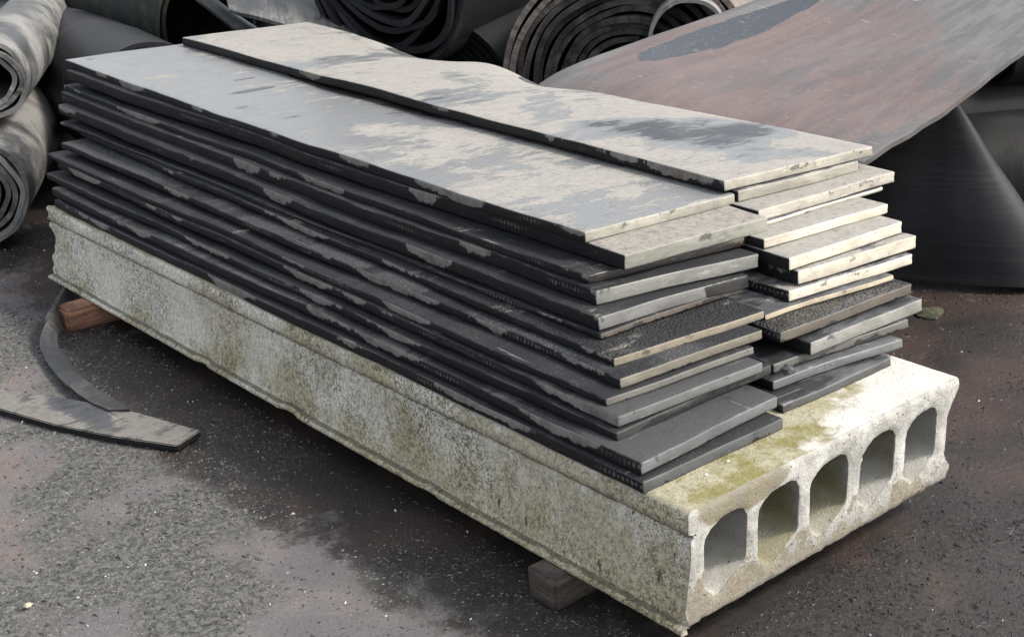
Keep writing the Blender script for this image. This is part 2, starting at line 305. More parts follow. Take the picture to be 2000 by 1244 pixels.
# ------------------------------------------------------------------ hollow concrete slab
def make_slab():
    L = 3.16; H = .278
    def dens(pts, step):
        out = []
        for i in range(len(pts)):
            p, q = np.array(pts[i]), np.array(pts[(i + 1) % len(pts)]); k = max(1, int(round(np.linalg.norm(q - p) / step)))
            out += [tuple(p + (q - p) * j / k) for j in range(k)]
        return out
    outer = [(-.002, .270), (.006, .278), (.990, .278), (.998, .270), (.994, .248), (.972, .218), (.955, .180), (.955, .078), (.966, .058), (.982, .040), (.984, .005), (.979, 0),
             (-.026, 0), (-.033, .004), (-.034, .013), (-.026, .018), (-.014, .020), (-.011, .034), (.002, .110), (.006, .180), (.004, .212), (.013, .218), (.012, .224), (-.004, .230)]
    outer = dens(outer, .014)
    def hole(cx, sc):
        p = [(-.069, .086), (-.070, .180), (-.067, .198), (-.050, .215), (-.027, .227), (.0, .231), (.036, .231), (.056, .223), (.067, .204), (.069, .180), (.069, .102), (.063, .090), (.002, .052), (-.016, .041), (-.032, .042), (-.066, .076)]
        return dens([(cx + q * sc, z) for q, z in p], .013)
    holes = [hole(cx, s) for cx, s in ((.120, 1.0), (.298, 1.03), (.480, 1.03), (.667, 1.0), (.847, .97))]
    ny = 170; ysl = np.linspace(0, 1, ny) ** 1.15 * L
    V = []; F = []; Z = []; zone_of_loop = []
    bm_end = [None, None]
    loops = [outer] + holes; base = []
    for li, lp in enumerate(loops):
        base.append(len(V)); n = len(lp)
        for j, yv in enumerate(ysl):
            for (px, pz) in lp:
                x, y, z = px, yv, pz
                k = .0022
                if li == 0:
                    if pz < .022 and px < .0:                               # chipped lower lip
                        ch = sum(d_ * max(0, 1 - ((yv - y_) / w_) ** 4) for y_, w_, d_ in ((.86, .035, .005), (1.52, .05, .009), (2.02, .035, .008))) + .0022 * max(0, nz(yv * 40, pz * 30, 2))
                        x += min(ch, .03); z += ch * (.1 if pz < .012 else -.1)
                    if pz > .262 and px < .02: x += max(0, nz(yv * 9, 1, 7)) * .01; z -= max(0, nz(yv * 9, 1, 7)) * .008
                    k = .0020
                k = k * (.5 if px > .5 or j < 2 else 1) if li == 0 else .0007
                x += k * nz(x * 30 + li, yv * 30, pz * 30); z += k * nz(x * 30, yv * 30 + 9, pz * 30 + li) * (.35 if pz > .27 or pz < .01 else 1)
                if j == 0:                                                   # broken sawn end
                    y += .0025 * nz(px * 14, pz * 14, 2) + .0012 * nz(px * 70, pz * 70, 5)
                    if li == 0 and pz > .262: y += .004 + .004 * nz(px * 24, 3, 9)
                    if li == 0 and pz < .02: y += .006 + .012 * max(0, nz(px * 14, 7, 2))
                    if li > 0: y += .003
                    if li == 0 and px < -.01: y -= .02 * (1 if pz < .022 else .2)
                if j == ny - 1:                                              # far end is broken off raggedly
                    y += .05 * nz(px * 9, pz * 14, 2.5) + .03 * nz(px * 30, pz * 34, 6)
                V.append((x, y, z))
                if li == 0:
                    if j == 0: Z.append((0, .6, 0) if pz > .27 else (0, 1, 0))
                    elif pz > .2765: Z.append((0, 0, 1))
                    elif px < .3: Z.append((1, 0, 0))
                    else: Z.append((0, 1, 0))
                else: Z.append((0, 1, 0) if j == 0 else (0, 0, 0))
        b0 = base[-1]
        for j in range(ny - 1):
            for i in range(n):
                q = (b0 + j * n + i, b0 + j * n + (i + 1) % n, b0 + (j + 1) * n + (i + 1) % n, b0 + (j + 1) * n + i)
                F.append(q if li == 0 else q[::-1])
    # end caps: constrained triangulation with inner points, own vertices
    def inside(p, lp):
        c_ = False; n = len(lp); k = n - 1
        for i in range(n):
            if (lp[i][1] > p[1]) != (lp[k][1] > p[1]) and p[0] < (lp[k][0] - lp[i][0]) * (p[1] - lp[i][1]) / (lp[k][1] - lp[i][1]) + lp[i][0]: c_ = not c_
            k = i
        return c_
    for end in (0, ny - 1):
        pts = []; edg = []; yb = []; rings = []
        for li, lp in enumerate(loops):
            n = len(lp); o_ = len(pts)
            rg = [V[base[li] + end * n + i] for i in range(n)]; rings.append([(p[0], p[2]) for p in rg])
            pts += [Vector((p[0], p[2])) for p in rg]; yb += [p[1] for p in rg]; edg += [(o_ + i, o_ + (i + 1) % n) for i in range(n)]
        nb_ = len(pts)
        for gx in np.arange(-.03, 1., .011):
            for gz in np.arange(.006, .275, .011):
                p = (gx + rng.uniform(-.002, .002), gz + rng.uniform(-.002, .002))
                if not inside(p, rings[0]) or any(inside(p, r_) for r_ in rings[1:]): continue
                if min((p[0] - q[0]) ** 2 + (p[1] - q[1]) ** 2 for q in pts[:nb_]) < .006 ** 2: continue
                pts.append(Vector(p)); yb.append(None)
        vo, eo, fo, ov, oe, of = delaunay_2d_cdt(pts, edg, [], 0, 1e-6)
        o0 = len(V)
        for k, p in enumerate(vo):
            src = [q for q in ov[k] if q < nb_]
            if src: y = yb[src[0]]
            elif end == 0: y = .0025 * nz(p[0] * 14, p[1] * 14, 2) + .0012 * nz(p[0] * 70, p[1] * 70, 5) - .001
            else: y = L + .05 * nz(p[0] * 9, p[1] * 14, 2.5) + .03 * nz(p[0] * 30, p[1] * 34, 6)
            V.append((p[0], y, p[1])); Z.append((0, 1, 0))
        for f in fo:
            cx_ = sum(vo[k][0] for k in f) / 3; cz_ = sum(vo[k][1] for k in f) / 3
            if not inside((cx_, cz_), rings[0]) or any(inside((cx_, cz_), r_) for r_ in rings[1:]): continue
            p0, p1, p2 = (vo[k] for k in f[:3]); ar = (p1 - p0).cross(p2 - p0)
            ids = [o0 + k for k in f]
            F.append(ids if (ar > 0) == (end == 0) else ids[::-1])
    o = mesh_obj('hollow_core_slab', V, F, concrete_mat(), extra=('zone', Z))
    return tag(o, 'weathered concrete slab with five hollow cores, carrying both stacks of rubber planks', 'concrete slab')
slab = make_slab()

# ------------------------------------------------------------------ rubber planks
def plank(NL, NR, FL, FR, zn, zf, t, mats, seed, sag=0., edge_drop=None, wave=1.0, r=.0058, label='', group='', lift=None):
    NL, NR, FL, FR = (np.array(k, float) for k in (NL, NR, FL, FR))
    w = np.linalg.norm(NR - NL); ln = np.linalg.norm(FL - NL)
    A = [0, r * .4, r, *np.linspace(.04, w - .04, 9), w - r, w - r * .4, w]
    B = [0, r * .4, r, *np.linspace(.02, ln - .02, 120), ln - r, ln - r * .4, ln]
    Cc = [0, r * .4, r, t * .5, t - r, t - r * .4, t]
    nA, nB, nC = len(A), len(B), len(Cc); Ld = np.array([w, ln, t])
    idx = {}; V = []; P = []
    def vert(i, j, k):
        if (i, j, k) in idx: return idx[i, j, k]
        p = np.array([A[i], B[j], Cc[k]]); q = np.clip(p, r, Ld - r); d = p - q; m = np.linalg.norm(d)
        if m > 1e-9: p = q + d / m * r
        aa, bb, cc = p; u, v = aa / w, bb / ln
        se = (1 - u) * (1 - u) * (1 - u); so = u * u * u
        xy = NL * (1 - u) * (1 - v) + NR * u * (1 - v) + FL * (1 - u) * v + FR * u * v
        ex = wave * (.011 * nz(bb * 1.7, seed, 1) + .0022 * nz(bb * 9, seed, cc * 20) + .0008 * nz(bb * 60, seed, cc * 120))
        ex2 = wave * (.006 * nz(bb * 2.3, seed, 11) + .0022 * nz(bb * 9, seed + 4, cc * 20))
        ey = wave * (.010 * nz(aa * 3.4, seed, 21) + .0022 * nz(aa * 22, seed, cc * 40) - (.0016 if cc < t * .5 else 0)) * (1 - v) ** 8
        xy = xy + np.array([ex * se + ex2 * so, ey + .02 * nz(aa * 3, seed, 5) * v ** 20])
        z = zn * (1 - v) + zf * v + cc - sag * math.sin(math.pi * v) * (1 if v > 0 else 0)
        z += min(1, max(0, (zn - .278) / .38)) * (.012 * nz(xy[1] * 1.1, 31, 2) + .005 * nz(xy[1] * 2.9, 7, 5)) * (1 - (1 - v) ** 6)
        z += .0012 * nz(aa * 5, bb * 3, seed) + wave * .0016 * nz(aa * 2, bb * 6, seed + 3)
        z += cc / t * wave * (.0045 * nz(bb * 1.5, seed, 30) + .002 * nz(bb * 5, seed, 33)) - .002
        z += (1 - v) ** 14 * .007 * nz(seed, 3, 9) * (2 * u - 1)
        if edge_drop: z -= edge_drop(u, v)
        if lift: z += lift(u, v)
        idx[i, j, k] = len(V); V.append((xy[0], xy[1], z)); P.append((aa, bb, cc)); return idx[i, j, k]
    F = []; mi = []
    def face(q, m): F.append(q); mi.append(m)
    for i in range(nA - 1):
        for j in range(nB - 1):
            face([vert(i, j, nC - 1), vert(i + 1, j, nC - 1), vert(i + 1, j + 1, nC - 1), vert(i, j + 1, nC - 1)], 0)
            face([vert(i, j, 0), vert(i, j + 1, 0), vert(i + 1, j + 1, 0), vert(i + 1, j, 0)], 1)
    for j in range(nB - 1):
        for k in range(nC - 1):
            face([vert(0, j, k), vert(0, j, k + 1), vert(0, j + 1, k + 1), vert(0, j + 1, k)], 1)
            face([vert(nA - 1, j, k), vert(nA - 1, j + 1, k), vert(nA - 1, j + 1, k + 1), vert(nA - 1, j, k + 1)], 1)
    for i in range(nA - 1):
        for k in range(nC - 1):
            face([vert(i, 0, k), vert(i + 1, 0, k), vert(i + 1, 0, k + 1), vert(i, 0, k + 1)], 2)
            face([vert(i, nB - 1, k), vert(i, nB - 1, k + 1), vert(i + 1, nB - 1, k + 1), vert(i + 1, nB - 1, k)], 2)
    o = mesh_obj('rubber_plank', V, F, mats, midx=mi, pc=P, org=(NL[0], NL[1], zn))
    return tag(o, label, 'rubber plank', group)

GREY = (.20, .20, .19); BEI = (.36, .34, .29); CREAM_SUNLIT = (.62, .57, .47); DK = (.045, .043, .042); OLV = (.27, .27, .235); BRN = (.085, .070, .055)  # the cream is a pool of sunlight put into the end colour
SLATE = (.13, .135, .14)
# number from the top, near-left xy, near-right xy, near bottom z, thickness near, far-left xy, far bottom z, side patch, end colour, end wet, extra
LEFT = [
 (13, (-.009, .127), (.451, .120), .278, .031, (.013, 3.134), .279, .50, (.075, .078, .082), .45, {}, 'lowest'),
 (12, (.005, .149), (.481, .160), .311, .029, (.029, 3.185), .313, .62, SLATE, .28, dict(dust=.42, film=(.055, .057, .060), thk=.3, blobs=((.3, .04, .6, .16, .12),)), 'second lowest'),
 (11, (.036, .251), (.565, .247), .341, .025, (.062, 3.293), .345, .30, (.035, .035, .035), .6, {}, 'third from the bottom'),
 (10, (.053, .262), (.515, .238), .367, .027, (.104, 3.269), .384, .60, (.15, .155, .155), 0.30, dict(dust=.42, thk=.3, film=(.055, .057, .06), blobs=((.3, .03, .6, .10, .10),)), 'fourth from the bottom'),
 (9, (.067, .315), (.534, .273), .395, .020, (.105, 3.345), .408, .45, (.16, .155, .14), .30, {}, 'fifth from the bottom'),
 (8, (.127, .333), (.577, .295), .416, .0245, (.147, 3.323), .442, .52, (.19, .175, .14), .35, dict(emboss=.5, dust=.40, film=(.085, .087, .09), thk=.25, blobs=((.05, 2.80, .6, .40, .25), (.02, 1.6, .08, .10, .2), (.02, 1.15, .08, .14, .2), (.02, .85, .06, .10, .2))), 'sixth from the bottom'),
 (7, (.160, .382), (.637, .336), .441, .0225, (.229, 3.316), .477, .50, (.24, .21, .16), .36, dict(emboss=.8, dust=.46), 'seventh from the bottom'),
 (6, (.217, .482), (.696, .456), .464, .0165, (.218, 3.464), .497, .25, BRN, .5, {}, 'sixth from the top'),
 (5, (.215, .492), (.712, .451), .481, .036, (.241, 3.503), .532, .34, (.20, .20, .195), .30, dict(df=(1, .36)), 'fifth from the top'),
 (4, (.267, .550), (.757, .460), .518, .039, (.277, 3.573), .564, .25, (.24, .24, .225), .10, {}, 'fourth from the top'),
 (3, (.282, .592), (.765, .511), .558, .0245, (.305, 3.593), .597, .50, BRN, .7, {}, 'third from the top'),
 (2, (.362, .547), (.851, .504), .583, .041, (.325, 3.592), .637, .22, OLV, .02, dict(dust=.40, blobs=((.25, .05, .5, .30, .30),)), 'second from the top'),
 (1, (.349, .666), (.872, .641), .626, .031, (.351, 3.658), .674, .58, BEI, .25, dict(top=1), 'topmost'),
]
LOOK = {1: 'broad blue-grey wet top with beige dried dust', 2: 'olive-grey clean-cut end jutting out beyond its neighbours', 3: 'dark brown wet end set far back', 4: 'thick plank with smooth plain grey end',
        5: 'grey end with black wet blotch', 6: 'dark brown soaked end', 7: 'pimpled wet top and cream right end', 8: 'brownish end under the pimpled top', 9: 'dull grey end',
        10: 'slate-grey end with scraped corner', 11: 'black wet end', 12: 'blue-grey slanted-edge end jutting out', 13: 'black edge with a row of pale dots'}
def lbl(look, pos, stack):
    return f'{look}, {pos} in the {stack} stack'
for n, NL, NR, zb, t, FL, zf, patch, ec, wet, ex, pos in LEFT:
    d = (np.array(NR) - NL); FR = np.array(FL) + np.array([np.linalg.norm(d) * .995, -.03])
    if ex.get('top'):
        tm = top_mat('plank_top_grey', 1.3, dust=.575, thk=.085, film=(.165, .171, .178), blobs=((.30, .80, .25, .30, .05), (.18, .30, .26, .25, .06), (.42, .60, .16, .30, .05), (.30, 2.2, .5, .9, -.03)), darks=((.27, 2.02, .10, .022), (.34, 2.2, .05, .012), (.50, 1.7, .04, .5)))
    else:
        tm = top_mat('plank_top', n * 1.31, dust=ex.get('dust', .40), blobs=ex.get('blobs', ()), emboss=ex.get('emboss', 0), film=ex.get('film', (.026, .027, .029)), rough=.5, spec=.13, thk=ex.get('thk', 0))
    sm = side_mat('plank_side', n * 2.17, patch=patch + .05, t=t)
    em = end_mat('plank_end', n * 1.77, ec, wet, t=t, dark_from=ex.get('df'))
    plank(NL, NR, FL, FR, zb, zf, t, [tm, sm, em], n * 3.7, sag=max(0, (8 - n)) * .0014, label=lbl(LOOK[n], pos, 'left'), group='rubber planks in the left stack')

RIGHT = [  # cream and pale end colours of the middle planks hold the sunlight pool
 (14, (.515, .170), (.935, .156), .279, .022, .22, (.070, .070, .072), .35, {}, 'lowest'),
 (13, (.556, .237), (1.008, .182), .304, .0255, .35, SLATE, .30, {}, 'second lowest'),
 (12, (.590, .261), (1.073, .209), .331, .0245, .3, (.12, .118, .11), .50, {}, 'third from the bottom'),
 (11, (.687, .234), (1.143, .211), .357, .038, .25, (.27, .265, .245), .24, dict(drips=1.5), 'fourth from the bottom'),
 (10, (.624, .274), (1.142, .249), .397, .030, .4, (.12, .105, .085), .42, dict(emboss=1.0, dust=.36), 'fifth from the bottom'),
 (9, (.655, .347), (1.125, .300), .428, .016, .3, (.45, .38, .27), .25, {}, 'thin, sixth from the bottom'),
 (8, (.757, .363), (1.229, .314), .444, .033, .2, CREAM_SUNLIT, .08, dict(dust=.55), 'seventh from the bottom'),
 (7, (.806, .367), (1.257, .320), .479, .0385, .2, CREAM_SUNLIT, .22, dict(drips=1.3, dust=.55), 'seventh from the top'),
 (6, (.782, .380), (1.239, .356), .519, .035, .3, CREAM_SUNLIT, .16, dict(dust=.62), 'sixth from the top'),
 (5, (.788, .462), (1.266, .427), .556, .030, .3, CREAM_SUNLIT, .18, dict(dust=.62), 'fifth from the top'),
 (4, (.862, .532), (1.369, .515), .582, .0115, .3, CREAM_SUNLIT, .2, {}, 'thin, fourth from the top'),
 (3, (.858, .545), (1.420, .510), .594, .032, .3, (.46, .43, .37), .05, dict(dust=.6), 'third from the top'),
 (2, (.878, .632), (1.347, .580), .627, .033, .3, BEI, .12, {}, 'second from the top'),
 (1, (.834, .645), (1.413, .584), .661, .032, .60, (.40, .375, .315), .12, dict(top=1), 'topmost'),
]
LOOKR = {1: 'beige dusted top with blue-grey wet streaks', 2: 'beige end butting against its wet grey neighbour', 3: 'slanting knife-scored end', 4: 'slender sunlit-cream end under the knife-scored plank', 5: 'sunlit-cream end with rounded black corner',
         6: 'sunlit-cream end with square black corner', 7: 'brightest sunlit-cream end with dark drips', 8: 'pale sunlit-cream end over the wet planks', 9: 'brownish sunlit-cream wet end', 10: 'soaked glistening pimpled top',
         11: 'grey end dripping black', 12: 'broken rounded corner, set back in shade', 13: 'slate-grey slanted-edge end', 14: 'dark end lying on the mossy concrete'}
def zfar(z): return .278 + (z - .278) * 1.118
for n, NL, NR, zb, t, patch, ec, wet, ex, pos in RIGHT:
    NLa, NRa = np.array(NL), np.array(NR)
    FL = NLa + np.array([.005 * math.sin(n * 2.1), 2.93 + .04 * math.sin(n * 3.3)]); FR = FL + np.array([np.linalg.norm(NRa - NLa), -.02])
    ed = None
    if ex.get('top'):
        FL = np.array((.833, 3.579)); FR = np.array((1.395, 3.50))
        def ed(u, v):
            k = max(0, (u - .55) / .45) ** 2
            return k * (.020 * math.sin(math.pi * min(1, v * 1.05)) + .030 * math.exp(-((v - .72) / .07) ** 2) + .030 * math.exp(-((v - .47) / .055) ** 2) - .010 * math.exp(-((v - .58) / .05) ** 2))
        tm = top_mat('plank_top_beige', 4.4, dust=.595, film=(.165, .172, .181), blobs=((.36, .42, .24, .22, -.20), (.16, .62, .2, .12, -.10), (.12, 1.28, .2, .14, -.13), (.30, .12, .25, .08, -.06), (.2, 2.1, .3, .12, -.08)),
                     darks=((.56, 2.12, .07, .20), (.585, 1.40, .07, .13)))  # darker patches by the far long edge
    elif n == 2:
        FL = np.array((.875, 3.50)); FR = np.array((1.34, 3.45)); tm = top_mat('plank_top', 31., dust=.5)
    else:
        tm = top_mat('plank_top', n * 2.91 + 40, dust=ex.get('dust', .44), emboss=ex.get('emboss', 0), rough=.2 if ex.get('emboss') else .34)
    sm = side_mat('plank_side', n * 3.31 + 50, patch=patch, t=t)
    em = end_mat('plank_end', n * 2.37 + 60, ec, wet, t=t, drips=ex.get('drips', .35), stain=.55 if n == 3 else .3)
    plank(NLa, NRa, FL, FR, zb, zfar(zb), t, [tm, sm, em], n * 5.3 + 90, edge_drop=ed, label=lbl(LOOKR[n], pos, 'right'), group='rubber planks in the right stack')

# ------------------------------------------------------------------ rolls and sheets of conveyor belt
def roll(center, axis, r0, r1, t, length, mat, label, name='belt_roll', gap=.35, group='rolls of used conveyor belt', squash=1.0, sag=0., start=None, seg=72, wob=.012, tele=.02, seed=1.0, droop=0., cat='belt roll', nl=None):
    ctr = np.array(center, float); ax = np.array(axis, float); ax /= np.linalg.norm(ax)
    sd_ = np.cross(ax, (0, 0, 1)); sd_ /= np.linalg.norm(sd_); up = np.cross(sd_, ax)
    pitch = t * (1 + gap); turns = max(1.05, (r0 - r1) / pitch); N = int(turns * seg)
    if start is None: start = -1.9 - turns * 2 * math.pi
    th = np.linspace(0, turns * 2 * math.pi, N + 1) + start
    nl = nl or max(4, int(length / .12)); ls = np.linspace(0, length, nl + 1)
    V = []; P = []
    def ring(inner, l, k):
        for i in range(N + 1):
            rr = r1 + pitch * (th[i] - start) / (2 * math.pi) + t - (t if inner else 0)
            rr += wob * nz(math.cos(th[i]) * 1.3 + seed, math.sin(th[i]) * 1.3, seed + .15 * (th[i] - start)) * rr / max(r0, .1)
            x = rr * math.cos(th[i]); z = rr * math.sin(th[i]) * squash
            if droop: z -= droop * max(0, rr / r0) ** 2 * max(0, -math.sin(th[i])); x += droop * .5 * max(0, -math.sin(th[i])) * rr / r0
            z += .006 * nz(l * 1.7, th[i], seed) + .004 * nz(l * 6, th[i] * 2, seed)
            off = 0
            if k == 0: off = tele * nz((th[i] - start) * .35, seed, 2) + .006 * nz(th[i] * 6, seed, 8)
            p = ctr + ax * (l + off) + sd_ * x + up * z
            V.append(p); P.append((rr * (th[i] - start) if turns < 2 else r0 * th[i], l, rr))
    n1 = N + 1
    for k, l in enumerate(ls): ring(False, l, k)
    o2 = len(V)
    for k, l in enumerate(ls): ring(True, l, k)
    F = []
    for k in range(nl):
        for i in range(N):
            q = [k * n1 + i, k * n1 + i + 1, (k + 1) * n1 + i + 1, (k + 1) * n1 + i]
            F.append(q[::-1]); F.append([o2 + c for c in q])
    for k in (0, nl):
        for i in range(N):
            q = [k * n1 + i, k * n1 + i + 1, o2 + k * n1 + i + 1, o2 + k * n1 + i]
            F.append(q if k == 0 else q[::-1])
    for i in (0, N):
        for k in range(nl):
            q = [k * n1 + i, (k + 1) * n1 + i, o2 + (k + 1) * n1 + i, o2 + k * n1 + i]
            F.append(q if i else q[::-1])
    o = mesh_obj(name, V, F, mat, pc=P, org=ctr)
    md = o.modifiers.new('edges', 'EDGE_SPLIT'); md.split_angle = R(50)
    return tag(o, label, cat, group)

RM_GREY = roll_mat('belt_rubber_grey', (.040, .041, .043), (.185, .183, .177), .70, spec=.35)
RM_DARK = roll_mat('belt_rubber_dark', (.014, .015, .017), (.045, .045, .046), .42, ro0=.5, spec=.22)
RM_MOSS = roll_mat('belt_rubber_mossy', (.012, .014, .014), (.030, .032, .030), .4, moss=.35, ro0=.6, spec=.15)
RM_BEI = roll_mat('belt_rubber_dusty', (.050, .046, .043), (.17, .15, .135), .55, ro0=.6)

BLK = roll_mat('belt_rubber_black', (.007, .008, .010), (.032, .033, .035), .55, ro0=.42, spec=.30, bmp=.12, scratch=.12)
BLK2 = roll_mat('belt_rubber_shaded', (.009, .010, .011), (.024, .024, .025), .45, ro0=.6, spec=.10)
def ring_mat():
    T = NT('belt_ring_layers'); pc = T.attr(); x, y, z = T.sep(pc)
    n1 = T.noise(pc, 9, 5, .65); n2 = T.noise(T.map(pc, sc=(1, 1, .1)), 40, 4, .65)
    out = T.ss(z, .455, .475)
    col = T.mix(T.ss(n1, .38, .62), (.016, .016, .017), (.062, .058, .055))
    col = T.mix(out, col, T.mix(T.ss(n2, .4, .6), (.105, .088, .078), (.20, .175, .155)))
    return T.fin(col, .62, T.bump(T.M('ADD', n1, n2), .6, .006), .3)
RM_RING = ring_mat()
AXL = (.51, .86, 0)
roll((-.02, 3.96, G + .245), AXL, .25, .12, .02, 3.0, RM_GREY, 'large grey belt roll lying on the ground behind the left end of the planks', seed=3., wob=.03, squash=.97)
roll((.20, 4.13, .575), AXL, .172, .085, .02, 3.0, RM_GREY, 'smaller grey belt roll resting on top of the large grey roll', seed=5., tele=.05, wob=.02, squash=.94)
roll((2.33, 2.45, G + .55), (.78, .62, 0), 0.54, .19, .025, 2.6, RM_RING, 'wide roll with many dark rings and a beige outer layer', seed=8., gap=.22, wob=.03, tele=.10, squash=.97)
roll((1.75, 3.43, 1.00), (.88, .47, 0), .40, .10, .020, 2.2, RM_DARK, 'loosely wound roll whose outer layer sags below, above the long planks', seed=11., gap=.50, wob=.06, droop=.13, tele=.10, start=.2)
roll((2.356, 2.137, .69), (.75, .66, 0), .155, .132, .016, .27, RM_GREY, 'small hollow roll between the ringed roll and the big sheet', seed=13., gap=.2)
roll((1.52, 4.60, .60), (-.06, 1, 0), .28, .25, .018, 1.8, RM_MOSS, 'dark hollow roll with green moss inside, behind the far corner', seed=17., gap=.2)
roll((.93, 4.10, .34), (.16, .98, 0), .30, .14, .02, 2.2, RM_DARK, 'dark roll in the gap beside the mossy hollow roll', seed=19.)
roll((2.05, 3.45, G + .36), (.9, .43, 0), .40, .22, .022, 2.2, BLK2, 'black roll in the hollow under the loosely wound roll', seed=23.)

def sheet(name, grid, t, mat, label, cat='belt sheet', group=None, sub=5, rip=0.):
    """grid: rows of points; a smooth thick belt through them"""
    Gd = np.array(grid, float)
    def dense(Aa, n):
        m = Aa.shape[0]; out = []
        for i in range(m - 1):
            p0 = Aa[max(0, i - 1)]; p1 = Aa[i]; p2 = Aa[i + 1]; p3 = Aa[min(m - 1, i + 2)]
            for k in range(n):
                s = k / n; out.append(.5 * ((2 * p1) + (-p0 + p2) * s + (2 * p0 - 5 * p1 + 4 * p2 - p3) * s * s + (-p0 + 3 * p1 - 3 * p2 + p3) * s ** 3))
        out.append(Aa[-1]); return np.array(out)
    D = dense(Gd, sub); D = np.swapaxes(dense(np.swapaxes(D, 0, 1), sub), 0, 1)
    nr, nc = D.shape[:2]
    du = np.gradient(D, axis=0); dv = np.gradient(D, axis=1); Nn = np.cross(dv, du); Nn /= np.linalg.norm(Nn, axis=2, keepdims=True) + 1e-9
    lu = np.concatenate([[0], np.cumsum(np.linalg.norm(np.diff(D[:, 0], axis=0), axis=1))]); lv = np.concatenate([[0], np.cumsum(np.linalg.norm(np.diff(D[0], axis=0), axis=1))])
    V = []; P = []
    for s in (0, 1):
        for i in range(nr):
            for j in range(nc):
                p = D[i, j] + Nn[i, j] * (.006 * nz(lu[i] * 3, lv[j] * 3, 4) + rip * nz(lu[i] * 1.6, lv[j] * 2.2, 14)) - Nn[i, j] * t * s
                if i in (0, nr - 1) or j in (0, nc - 1): p = p + np.array([.004 * nz(lu[i] * 12, lv[j] * 12, 1), .004 * nz(lu[i] * 12, lv[j] * 12, 6), .003 * nz(lu[i] * 14, lv[j] * 14, 9)])
                V.append(p); P.append((lv[j], lu[i], -t * s))
    o2 = nr * nc; F = []
    for i in range(nr - 1):
        for j in range(nc - 1):
            q = [i * nc + j, i * nc + j + 1, (i + 1) * nc + j + 1, (i + 1) * nc + j]
            F.append(q); F.append([o2 + k for k in q[::-1]])
    bd = [(i * nc, (i + 1) * nc) for i in range(nr - 1)][::1]
    for i in range(nr - 1):
        F.append([i * nc, (i + 1) * nc, o2 + (i + 1) * nc, o2 + i * nc]); a_ = i * nc + nc - 1; b_ = a_ + nc; F.append([a_, o2 + a_, o2 + b_, b_])
    for j in range(nc - 1):
        F.append([j, o2 + j, o2 + j + 1, j + 1]); a_ = (nr - 1) * nc + j; F.append([a_, a_ + 1, o2 + a_ + 1, o2 + a_])
    o = mesh_obj(name, V, F, mat, pc=P, org=D[0, 0])
    md = o.modifiers.new('edges', 'EDGE_SPLIT'); md.split_angle = R(50)
    return tag(o, label, cat, group)

def reddish_mat():
    T = NT('belt_reddish'); pc = T.attr(); v = pc; x, y, z = T.sep(pc)
    st = T.map(v, sc=(3.5, 1, 1)); n1 = T.noise(v, 2.0, 5, .6, .5); n2 = T.noise(st, 4.5, 6, .66, .3); n3 = T.noise(v, 70, 4, .65)
    f = T.M('ADD', T.M('MULTIPLY', n1, .6), T.M('ADD', T.M('MULTIPLY', n2, .4), T.M('MULTIPLY', T.M('SUBTRACT', n3, .5), .1)))
    grey = T.mix(T.ss(n2, .4, .62), (.098, .097, .10), (.145, .141, .139))
    red = T.mix(T.ss(n2, .35, .65), (.118, .088, .083), (.146, .113, .107))
    f2 = T.M('ADD', f, T.M('SUBTRACT', T.M('MULTIPLY', T.blob(x, y, .70, .55, .75, .62), .22), .10))
    col = T.mix(T.ss(f2, .46, .60), grey, red)
    wet = T.ss(T.M('ADD', T.blob(x, y, 1.16, .78, .14, .30), T.M('MULTIPLY', T.M('SUBTRACT', T.noise(v, 3.2, 7, .66, .5), .5), 2.6)), .5, .56)
    wet2 = T.ss(T.M('ADD', T.blob(x, y, .05, .12, .12, .16), T.M('MULTIPLY', T.M('SUBTRACT', T.noise(v, 7, 5, .6), .5), .9)), .5, .58)
    wet = T.M('MAXIMUM', wet, wet2)
    col = T.mix(wet, col, (.048, .053, .062))
    scr = T.ss(T.noise(T.map(v, sc=(1, 9, 1), rot=(0, 0, R(20))), 5, 4, .65), .66, .70)
    col = T.mix(T.M('MULTIPLY', scr, .5), col, (.36, .35, .34))
    spk = T.ss(T.noise(v, 150, 2, .5), .70, .74); col = T.mix(T.M('MULTIPLY', spk, .6), col, (.42, .41, .40))
    n5 = T.noise(v, 28, 6, .7, .5); col = T.mix(T.ss(n5, .54, .70, 0, .35), col, (.06, .056, .058)); col = T.mix(T.ss(n5, .42, .28, 0, .35), col, (.26, .24, .235))
    ro = T.M('SUBTRACT', T.M('ADD', .26, T.M('MULTIPLY', n1, .3)), T.M('MULTIPLY', wet, .2))
    nb = T.bump(T.M('ADD', T.M('MULTIPLY', n2, .7), T.M('MULTIPLY', n3, .3)), .5, .006)
    return T.fin(col, ro, nb)
